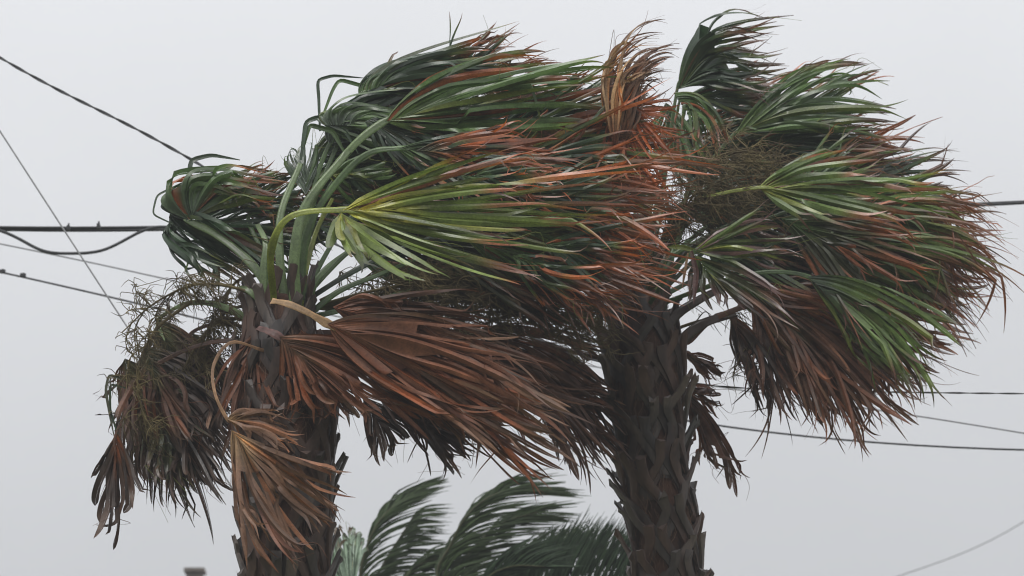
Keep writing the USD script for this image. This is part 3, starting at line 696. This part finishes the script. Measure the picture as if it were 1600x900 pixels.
B.frond((975, 170, -1.1), [(1045, 140), (1050, 200), (1035, 260), (1010, 300)], (30, -70), cols=('rust', 'orange', 'orange'), n=24, wmax=0.024, wmin=0.012, jit=0.16, dry=True, frayed=0.8, blunt=0.5, snap=0.4)
# tall green folded leaf
B.frond((1058, 140, 0.05), [(1205, 18), (1218, 42), (1195, 68), (1215, 100), (1205, 128), (1195, 150)], (77, 25), pet=[(1010, 460, 0.05), (1035, 300, 0.05)], cols=('green', 'dkgreen', 'umber'), n=40, m1=0.62, m2=0.52, costa=0.05, tip=0.82, wind=(1, 0, 0.12), split=0.6, wmax=0.06, label='tall green leaf folded at the top of the right palm')
B.frond((1052, 145, -0.1), [(1160, 190), (1135, 232), (1110, 228), (1085, 232), (1060, 205)], (25, -15), cols=('green', 'green', 'rust'), n=22, m1=0.55, m2=0.25, wind=(0.5, 0, -1), tip=0.72, wmax=0.05)
B.frond((1070, 150, 0.15), [(1190, 110), (1215, 135), (1210, 165), (1160, 185)], (35, -10), cols=('green', 'dkgreen', 'brown'), n=30, tip=0.65)
B.frond((1148, 208, 0.1), [(1262, 108), (1345, 100), (1378, 128), (1388, 165), (1392, 190), (1330, 205)], (62, 0), pet=[(1010, 465, 0.05), (1060, 330, 0.1)], cols=('mid', 'green', 'umber'), n=32, wmin=0.03, tip=0.88, m1=0.4, m2=0.35, wmax=0.055)
B.frond((1180, 220, 0.25), [(1330, 170), (1385, 205), (1390, 235), (1340, 260)], (35, -20), cols=('green', 'dkgreen', 'brown'), n=40, tip=0.7)
B.frond((1040, 160, 0.2), [(1000, 215), (1040, 250), (1080, 270), (1130, 250)], (-110, -20), cols=('dkgreen', 'green', 'rust'), n=26, tip=0.8)
B.frond((1230, 300, -0.1), [(1310, 208), (1370, 240), (1385, 290), (1360, 330)], (55, -10), cols=('green', 'green', 'brown'), n=34, tip=0.72)
# bright centre fan
B.frond((1185, 293, -0.5), [(1305, 205, -.6), (1330, 250, -.6), (1420, 290, -.55), (1500, 318, -.5), (1430, 345, -.5), (1330, 345, -.6), (1265, 352, -.6)], (55, -50), pet=[(1015, 470, -0.1), (1045, 390, 0.1), (1085, 318, -0.1), (1125, 303, -0.4)], pw=(0.045, 0.035), pcol='lime', cols=('lime', 'mid', 'rust'), n=27, tip=0.72, wmax=0.085, wmin=0.03, costa=0.15, label='yellow green fan at the middle of the right palm')
# right reach
B.frond((1255, 322, 0.0), [(1500, 300), (1552, 318), (1545, 335), (1562, 395), (1535, 420), (1480, 430)], (18, -25), pet=[(1020, 470, 0), (1120, 380, 0)], cols=('green', 'mid', 'brown'), n=48, tip=0.68, jit=0.05, droop=0.13, m2=0.34, snap=0.22, wind=(0.95, 0, -0.55), frayed=0.6)
B.frond((1240, 370, -0.05), [(1545, 385), (1558, 408), (1520, 455), (1505, 500), (1450, 530)], (10, -35), pet=[(1020, 470, 0), (1120, 420, 0)], cols=('green', 'mid', 'brown'), n=48, tip=0.68, jit=0.05, droop=0.13, m2=0.34, snap=0.22, wind=(0.8, 0, -0.9), frayed=0.6)
B.frond((1290, 330, 0.15), [(1480, 305), (1530, 330), (1540, 380), (1500, 460), (1470, 500)], (15, -40), cols=('green', 'mid', 'rust'), n=44, tip=0.62, jit=0.05, droop=0.13, m2=0.34, snap=0.22, wind=(0.8, 0, -0.9), frayed=0.6)
B.frond((1220, 340, -0.2), [(1380, 330), (1450, 380), (1440, 450), (1380, 490), (1300, 480)], (10, -50), cols=('green', 'olive', 'rust'), n=44, tip=0.55, jit=0.06, wind=(0.8, 0, -0.6), frayed=0.6)
# small front fan
B.frond((1085, 392, -0.45), [(1180, 310, -.55), (1222, 350, -.55), (1245, 385, -.5), (1255, 412, -.5), (1200, 425, -.5)], (45, -15), pet=[(1015, 475, -0.2), (1045, 430, -0.4)], pw=(0.04, 0.03), cols=('lime', 'mid', 'purple'), n=16, tip=0.6, wmax=0.07, costa=0.06, label='small green and purple fan in front of the right crown',
        extra=[([(1088, 392), (1065, 386), (1040, 386)], 0.05, 'lime'), ([(1090, 388), (1120, 368), (1180, 355), (1215, 356)], 0.07, 'lime'), ([(1095, 394), (1150, 392), (1215, 400)], 0.07, 'spring'), ([(1080, 392), (1088, 425), (1084, 475)], 0.06, 'purple'), ([(1075, 395), (1070, 425), (1066, 450)], 0.03, 'tan')])
B.frond((1085, 398, -0.4), [(1065, 460), (1095, 480), (1150, 480), (1230, 500), (1250, 460)], (-100, -10), cols=('mid', 'olive', 'purple'), n=20, tip=0.5, wind=(0.6, 0, -0.8), wmax=0.05)
# lower right fans
B.frond((1262, 432, -0.3), [(1488, 505), (1470, 565), (1455, 602), (1425, 592), (1395, 600), (1350, 560)], (5, -55), pet=[(1020, 480, -0.1), (1130, 440, -0.25), (1200, 425, -0.3)], pw=(0.05, 0.04), cols=('grey', 'mid', 'umber'), n=36, tip=0.85, split=0.55, wmin=0.028, wind=(0.65, 0, -0.8), wmax=0.06)
B.frond((1200, 470, -0.1), [(1400, 580), (1402, 640), (1385, 675), (1345, 692), (1310, 660), (1265, 640)], (-15, -60), pet=[(1015, 500, 0), (1060, 530, 0), (1110, 500, -0.05)], pcol='umber', pw=(0.06, 0.04), cols=('olive', 'umber', 'brown'), n=54, tip=0.5, wind=(0.6, 0, -0.85), dry=True, label='large brown fan drooping at the lower right')
B.frond((1140, 490, 0.05), [(1262, 668), (1225, 640), (1195, 640), (1165, 600), (1155, 570)], (-30, -85), pet=[(1020, 520, 0.05), (1070, 535, 0.05), (1105, 505, 0.05)], pcol='umber', pw=(0.07, 0.04), cols=('umber', 'dark', 'umber'), n=34, wind=(0.4, 0, -1), dry=True, split=0.35)
B.frond((1170, 470, 0.1), [(1330, 560), (1330, 620), (1290, 660), (1240, 640), (1195, 600)], (-10, -75), cols=('umber', 'umber', 'brown'), n=46, wind=(0.55, 0, -0.85), dry=True)
B.frond((1230, 470, 0.2), [(1400, 520), (1420, 570), (1400, 620), (1340, 640)], (-5, -55), cols=('olive', 'umber', 'brown'), n=44, wind=(0.6, 0, -0.8), dry=True)
B.frond((1150, 440, -0.2), [(1290, 470), (1330, 510), (1290, 560), (1230, 560)], (5, -60), cols=('green', 'umber', 'rust'), n=34, tip=0.45, wind=(0.7, 0, -0.7))
# dead fans against the trunk
B.frond((1070, 610, 0.3), [(1168, 742), (1148, 752), (1125, 748), (1105, 720), (1090, 690)], (-25, -75), pet=[(1035, 560, 0.2)], pcol='umber', cols=('dark', 'umber', 'umber'), n=20, wind=(0.6, 0, -0.9), dry=True, split=0.6)
B.frond((1062, 548, 0.35), [(1115, 560), (1128, 575), (1118, 596), (1095, 600)], (0, -50), cols=('dark', 'umber', 'umber'), n=16, dry=True, wind=(1, 0, -0.4))
B.frond((1062, 600, 0.35), [(1110, 608), (1125, 622), (1120, 640), (1090, 655)], (5, -55), cols=('dark', 'umber', 'umber'), n=16, dry=True, wind=(1, 0, -0.4))
# dark brown fans left of the right trunk
B.frond((742, 516, -0.2), [(945, 545), (955, 590), (958, 640), (962, 700), (955, 722), (900, 715), (860, 660)], (8, -45), pet=[(985, 500, -0.05), (900, 478, -0.1), (810, 490, -0.18)], pcol='umber', pw=(0.05, 0.03), cols=('dark', 'umber', 'umber'), n=56, wind=(0.6, 0, -0.7), dry=True, label='dark brown fan hanging between the two trunks')
B.frond((850, 600, -0.1), [(935, 600), (955, 640), (962, 700), (945, 722), (895, 712), (862, 680)], (-5, -75), cols=('dark', 'umber', 'umber'), n=36, wind=(0.6, 0, -0.7), dry=True)
B.frond((830, 530, 0.0), [(930, 590), (945, 640), (900, 690), (860, 670)], (-10, -60), cols=('dark', 'dark', 'umber'), n=36, wind=(0.6, 0, -0.8), dry=True)
# upright shoots in the crown
B.frond((1000, 440, -0.1), [(965, 300), (990, 280), (1020, 285), (1048, 310)], (105, 70), cols=('green', 'green', 'orange'), n=22, m1=0.3, m2=0.1, tip=0.8, wind=(0.3, 0, 1))
B.frond((1005, 470, -0.15), [(960, 400), (985, 370), (1030, 380), (1065, 420)], (110, 50), cols=('olive', 'olive', 'rust'), n=22, m1=0.3, m2=0.1, tip=0.7, wind=(0.3, 0, 1))
B.frond((1000, 500, -0.1), [(930, 430), (960, 400), (1000, 410), (1040, 420)], (130, 60), cols=('umber', 'umber', 'brown'), n=24, m1=0.3, m2=0.1, wind=(0.3, 0, 1), dry=True)
for pts, w, cn in (([(985, 540, -.1), (965, 480, -.12), (940, 430, -.1), (900, 400, 0)], 0.09, 'umber'), ([(1010, 540, -.15), (1005, 470, -.18), (1010, 400, -.1), (1030, 340, 0)], 0.09, 'umber'),
                   ([(1035, 545, -.1), (1050, 500, -.12), (1090, 470, -.1), (1150, 440, 0)], 0.08, 'dark'), ([(1040, 560, -.1), (1068, 530, -.1), (1100, 505, -.1), (1150, 490, 0)], 0.09, 'dark'),
                   ([(1030, 530, 0), (1040, 450, 0), (1070, 400, 0), (1120, 360, .1)], 0.07, 'olive'), ([(970, 560, -.1), (950, 530, -.15), (925, 505, -.15), (900, 480, -.1)], 0.10, 'umber'),
                   ([(1000, 520, 0), (990, 440, 0), (1000, 360, 0), (1040, 250, 0)], 0.06, 'olive')):
    c = spline([B.q(p) for p in pts], 24)
    s = np.linspace(0, 1, 24)
    vv, ff = sweep(c, PET, np.stack([w / 2 * (1 - 0.5 * s)] * 2, 1), (0.1, -1, 0.1))
    cc = np.tile(np.array(COL[cn]) * B.rng.uniform(0.85, 1.15), (len(vv), 1))
    put('leaf_stalk', (vv - B.base, ff), 'leaf', B.path, True, cc)
for k in range(5):
    B.flower_stalk([(1010, 470, .1), (1050, 380 - 10 * k, -.1), (1100 + 8 * k, 260 + 14 * k, -.25), (1190 + 8 * k, 225 + 18 * k, -.2)], 20, 15, 0.36, 0.16, start=0.3, wind=(0.7, 0, -0.3))
B.flower_stalk([(1000, 500, .0), (950, 470, -.1), (910, 470, -.15), (880, 500, -.2)], 16, 14, 0.22, 0.12)
B.flower_stalk([(1040, 520, .1), (1100, 500, .1), (1150, 500, .1), (1180, 560, .1)], 12, 8, 0.30, 0.18, wind=(0.2, 0, -0.9))

# ------------------------------------------------------------------ palms behind, at the bottom of the frame


def feather_frond(rachis, rng, side_a, side_b, length, col, n=60, wind=(1, 0, 0.1), width=0.019, bend=0.45):
    """Leaflets along a rachis (n x 3): side_a, side_b are their directions; the wind bends them over."""
    c = spline(rachis, n)
    t = unit(np.gradient(c, axis=0))
    parts, cols = [], []
    W = unit(np.asarray(wind, float))
    for side in (side_a, side_b):
        if side is None:
            continue
        for i in range(3, n):
            a = i / (n - 1)
            L = length * (0.45 + 0.75 * math.sin(math.pi * min(0.12 + a * 0.78, 1))) * rng.uniform(0.8, 1.1)
            d = unit(np.asarray(side, float) + t[i] * 0.75 + rng.normal(size=3) * 0.10)
            b = spline([c[i], c[i] + d * L * 0.5, c[i] + d * L * 0.8 + W * L * bend * rng.uniform(0.5, 1.1) + np.array([0, 0, -0.06 * L])], 8)
            s = np.linspace(0, 1, 8)
            v, f = sweep(b, [(-0.5, 0), (0, 0.12), (0.5, 0), (0, 0.08)], width * (0.35 + 0.75 * np.sin(0.3 + s * 2.3)) * (1 - s ** 2 * 0.8), (0.2 + rng.normal() * 0.4, 1, rng.normal() * 0.3), False)
            parts.append((v, f))
            cols.append(np.tile(np.array(COL[col]) * rng.uniform(0.7, 1.25), (len(v), 1)))
    return c, list(zip(parts, cols))


def feather_palm(label, crown, depth, specs, seed):
    rng = np.random.default_rng(seed)
    top = P(*crown, depth)
    base = np.array([top[0] - 0.3, depth, 0.0])
    root = thing('feather_palm', base)
    tag(prim(root), label, 'palm tree')
    ax = spline([base, base * 0.5 + top * 0.5 + np.array([0.12, 0, 0]), top], 40)
    s = np.linspace(0, 1, 40)
    v, f = sweep(ax, circle(20), 0.12 + 0.05 * (1 - s) ** 3 + 0.004 * np.sin(s * 150), (0, 1, 0))
    put('trunk', (v - base, f), 'trunk_fibre', root, 40)
    loose = []
    for pts, a, b, L, col, n, wind in specs:
        c, leaflets = feather_frond([top] + [P(px, py, depth + dz) for px, py, dz in pts], rng, a, b, L, col, n, wind)
        vv, ff = sweep(c, circle(6), 0.016 * (1 - 0.75 * np.linspace(0, 1, len(c))), (0.1, 1, 0.1))
        p = put('frond', (vv - base, ff), 'far_leaf', root, True, np.tile(np.array(COL['olive']), (len(vv), 1)))
        loose += [(np.ptp(v[:, 2]) + np.ptp(v[:, 0]) + 9 * (v[:, 2].max() > P(0, 900, depth)[2]), p, v, f, t) for (v, f), t in leaflets]
    order = sorted(range(len(loose)), key=lambda i: -loose[i][0])
    for i in sorted(order[:300]):                              # the largest leaflets one by one, the rest of each frond joined
        _, p, v, f, t = loose[i]
        put('leaflet', (v - base, f), 'far_leaf', p, True, t)
    rest = {}
    for i in sorted(order[300:]):
        rest.setdefault(loose[i][1], []).append(loose[i])
    for p, items in rest.items():
        v, f = join([(x[2], x[3]) for x in items])
        tag(prim(put('small_leaflets', (v - base, f), 'far_leaf', p, True, np.vstack([x[4] for x in items]))), kind='stuff')
    return root


feather_palm('slim dark feather palm frond rising just right of the left trunk', (590, 985), 23.0, [
    ([(562, 920, 0), (575, 850, 0), (605, 800, 0), (655, 765, 0.1)], (0.9, -0.2, 0.25), (0.2, 0.5, 0.6), 0.42, 'feather', 70, (1, 0, 0.25)),
    ([(580, 930, .2), (600, 880, .2), (625, 840, .3), (650, 800, .4)], (0.9, 0.2, 0.1), (0.6, 0.5, -0.2), 0.40, 'feather', 50, (1, 0, -0.05)),
    ([(600, 950, -.2), (630, 905, -.2), (660, 880, -.2), (690, 870, -.2)], (0.6, 0, 0.5), (0.7, 0, -0.3), 0.40, 'feather', 44, (1, 0, 0.0)),
    ([(560, 960, .2), (540, 920, .3), (530, 900, .5)], (0.3, 0, 0.5), (0.5, 0, -0.3), 0.30, 'feather', 30, (1, 0, 0.0)),
], 5)
feather_palm('broad feather palm arching right at the bottom centre between the trunks', (760, 1000), 22.0, [
    ([(685, 910, 0), (705, 850, 0), (735, 800, 0), (785, 768, 0), (840, 772, .1)], (0.9, -0.2, 0.0), (0.3, 0.5, 0.35), 0.50, 'feather', 80, (1, 0, 0.05)),
    ([(700, 930, .3), (730, 870, .3), (780, 820, .4), (840, 800, .5)], (0.9, 0.2, -0.2), (0.5, 0.3, 0.4), 0.48, 'feather', 64, (1, 0, 0.1)),
    ([(790, 960, -.2), (850, 915, -.3), (920, 895, -.4), (985, 890, -.5)], (0.10, -0.1, 1.7), (-0.2, 0, 1.6), 0.44, 'dkgreen', 72, (0.5, 0, 0.8)),
    ([(770, 940, .1), (800, 890, .1), (850, 865, .1), (905, 855, .1)], (0.35, 0.1, 0.9), (0.7, 0, 0.1), 0.36, 'feather', 60, (0.8, 0, 0.5)),
    ([(740, 950, -.3), (760, 905, -.4), (800, 885, -.5), (850, 885, -.6)], (0.4, -0.1, 0.8), (0.8, 0, 0.0), 0.40, 'dkgreen', 56, (1, 0, 0.2)),
    ([(720, 950, -.1), (700, 910, 0), (690, 870, .2), (720, 845, .4)], (0.9, 0, 0.2), (0.6, 0.3, -0.2), 0.42, 'feather', 50, (1, 0, 0.0)),
    ([(830, 970, -.3), (890, 925, -.4), (960, 915, -.5), (1010, 915, -.6)], (0.0, -0.1, 1.7), (0.2, 0, 1.6), 0.46, 'dkgreen', 60, (0.5, 0, 0.8)),
    ([(800, 960, .2), (840, 900, .2), (890, 880, .3), (960, 872, .3)], (0.0, 0.1, 1.7), (0.3, 0, 1.6), 0.36, 'feather', 60, (0.6, 0, 0.8)),
], 6)
# pale fan palm between
C = Palm.__new__(Palm)
C.depth, C.rng = 20.0, np.random.default_rng(9)
C.base = np.array([P(530, 900, 20.0)[0] + 0.1, 20.0, 0.0])
C.path = thing('fan_palm', C.base)
tag(prim(C.path), 'pale green fan palm leaf poking up against the left trunk', 'palm tree')
top = P(545, 960, 20.0)
ax = spline([C.base, C.base * 0.5 + top * 0.5 + np.array([0.05, 0, 0]), top], 30)
v, f = sweep(ax, circle(18), np.full(30, 0.13), (0, 1, 0))
put('trunk', (v - C.base, f), 'trunk_fibre', C.path, 40)
COL['pale'] = (0.26, 0.34, 0.25)
C.frond((548, 930, 0), [(512, 885, 0), (520, 856, 0), (540, 842, .05), (562, 836, .1), (574, 858, .1)], (140, 60), pet=[(545, 960, 0)], pcol='stalk', cols=('grey', 'pale', 'pale'), n=20, m1=0.5, m2=0.12, split=0.9, costa=0.0, wmax=0.11, wmin=0.05, jit=0.01, snap=0.0, lenvar=0.05)

# ------------------------------------------------------------------ house with the chimney whose top shows at the lower left
cx = P(305, 890, 40.0)
hx, hy, ztop = float(cx[0]), 40.0, float(cx[2])
H = thing('house', (hx, hy, 0))
tag(prim(H), 'house whose small square capped chimney shows at the bottom left', 'house')
eave, ridge = ztop - 2.6, ztop - 0.75
w = trimesh.creation.box([9, 8, eave])
w.apply_translation([-1.0, 1.5, eave / 2])
put('wall', w, 'stucco', H)
prof = np.array([[-4.5, eave], [4.5, eave], [0, ridge]])
rv, rf = [], []
for k, yy in enumerate((-5.2, 5.2)):
    for a, b in ((-4.9, eave - 0.1), (0, ridge), (4.9, eave - 0.1), (0, ridge - 0.2)):
        rv.append([yy - 1.0, a + 1.5, b])
rv = np.array(rv)
ridge_roof = trimesh.Trimesh(rv, [[0, 1, 3], [1, 2, 3], [4, 7, 5], [5, 7, 6], [0, 4, 1], [1, 4, 5], [1, 5, 2], [2, 5, 6], [2, 6, 3], [3, 6, 7], [3, 7, 0], [0, 7, 4]])
roof = put('roof', ridge_roof, 'roofing', H)
parts = []
b = trimesh.creation.box([0.22, 0.22, 1.9])
b.apply_translation([0, 0, ztop - 0.06 - 0.95])
ch = put('chimney', b, 'chimney_grey', roof)
b = trimesh.creation.box([0.30, 0.30, 0.055])
b.apply_translation([0, 0, ztop - 0.028])
COUNT[(ch, 'cap')] = -1
put('cap', b, 'chimney_grey', ch)

# ------------------------------------------------------------------ overhead wires


def wire(name, label, pts, depth, radius, mat, twist=0, strands=1, group=None, ext=(True, True), slope=0.0):
    """pts in photograph positions; depth at the left edge, slope = change of depth across the picture."""
    w = [P(px, py, depth + slope * px / 1600) for px, py in pts]
    if ext[0]:
        w = [w[0] + (w[0] - w[1]) / np.linalg.norm(w[0] - w[1]) * 9 + np.array([0, 0, 0.3])] + w
    if ext[1]:
        w = w + [w[-1] + (w[-1] - w[-2]) / np.linalg.norm(w[-1] - w[-2]) * 9 + np.array([0, 0, 0.3])]
    n = 320 if twist else 90
    c = hang(w, n)
    p = thing(name, c[n // 2])
    tag(prim(p), label, 'wire', group)
    L = np.concatenate([[0], np.cumsum(np.linalg.norm(np.diff(c, axis=0), axis=1))])
    t, b, nn = frames(c, np.array([0, 1.0, 0]))
    for k in range(strands):
        ph = L * twist + k * 2 * np.pi / strands
        off = radius * 0.95 if strands > 1 else 0.0
        cc = c + off * (np.cos(ph)[:, None] * b + np.sin(ph)[:, None] * nn)
        v, f = sweep(cc, circle(7), np.full(n, radius), (0, 1, 0))
        put('strand', (v - c[n // 2], f), mat, p, True)
    return p, c[n // 2]


wire('service_wire', 'dark twisted drop wire slanting down from the upper left corner to the left palm', [(0, 90), (100, 145), (200, 195), (300, 250), (460, 345), (700, 470), (1000, 585)], 19.0, 0.0062, 'cable_black', 14, 2, ext=(True, False), slope=-2.2 * 1.6)
wire('service_wire', 'thin wavy twisted wire at the right, highest of the three below the fans', [(1010, 585), (1120, 603), (1260, 610), (1420, 613), (1600, 615)], 16.6 - 1.5, 0.0032, 'cable_thin', 16, 2, ext=(False, True), slope=2.2)
p, o = wire('trunk_cable', 'thick black double cable running level across the middle with clamps and a slack loop', [(0, 357), (120, 358), (237, 357), (500, 351), (800, 345), (1200, 331), (1540, 319), (1600, 316)], 20.5, 0.0115, 'cable_black', 0.6, 2)
lp = hang([P(px, py, 20.45) for px, py in [(-60, 352), (5, 362), (35, 376), (68, 392), (110, 396), (160, 391), (195, 375), (225, 360), (260, 355)]], 60)
v, f = sweep(lp, circle(8), np.full(60, 0.0125), (0, 1, 0))
put('slack_loop', (v - o, f), 'cable_black', p, True)
for px, py in ((107, 357), (154, 354)):
    q = P(px, py, 20.44)
    a = trimesh.creation.box([0.024, 0.05, 0.036])
    b = trimesh.creation.cylinder(radius=0.007, height=0.045, sections=10)
    b.apply_translation([0, 0, 0.02])
    m = trimesh.util.concatenate([a, b])
    m.apply_translation(q - o)
    put('clamp', m, 'cable_black', p)
wire('guy_wire', 'thin pale steel wire crossing the others steeply at the far left', [(-40, 143), (0, 205), (90, 344), (185, 490), (330, 712), (420, 850)], 18.6, 0.006, 'cable_steel')
wire('thin_wire', 'thin grey wire sloping gently from the left edge below the slack loop', [(0, 381), (150, 412), (300, 445), (700, 530), (1075, 597), (1400, 645), (1600, 677)], 22.0, 0.0055, 'cable_thin')
p, o = wire('lower_cable', 'dark cable sloping down from the left edge with a splice, lowest wire at the right', [(0, 425), (120, 452), (230, 478), (500, 545), (800, 607), (1090, 660), (1350, 690), (1600, 703)], 21.5, 0.0080, 'cable_black')
for px, py in ((36, 430), (4, 424)):
    q = P(px, py, 21.5)
    m = trimesh.util.concatenate([trimesh.creation.box([0.045, 0.03, 0.026]), trimesh.creation.cylinder(radius=0.007, height=0.04, sections=10)])
    m.apply_translation(q - o)
    put('clamp', m, 'cable_black', p)
wire('far_wire', 'faint far thin wire curving up in the lower right corner', [(1330, 925), (1410, 898), (1500, 866), (1560, 838), (1600, 815)], 34.0, 0.0055, 'cable_thin')

# ------------------------------------------------------------------ rain haze
HAZE = 0.0013
hz = trimesh.creation.box([1000, 1000, 31])
hz.apply_translation([0, 0, 14.5])
usdkit.material(stage, '/World/Looks/haze_look', {'v': ('principled_volume', {'color': (0.96, 0.97, 1.0), 'density': HAZE, 'anisotropy': 0.2})}, [], volume='v.volume')
tag(prim(put('haze', hz, 'haze_look')), 'thin grey rain haze hanging in the air', 'haze', kind='stuff')
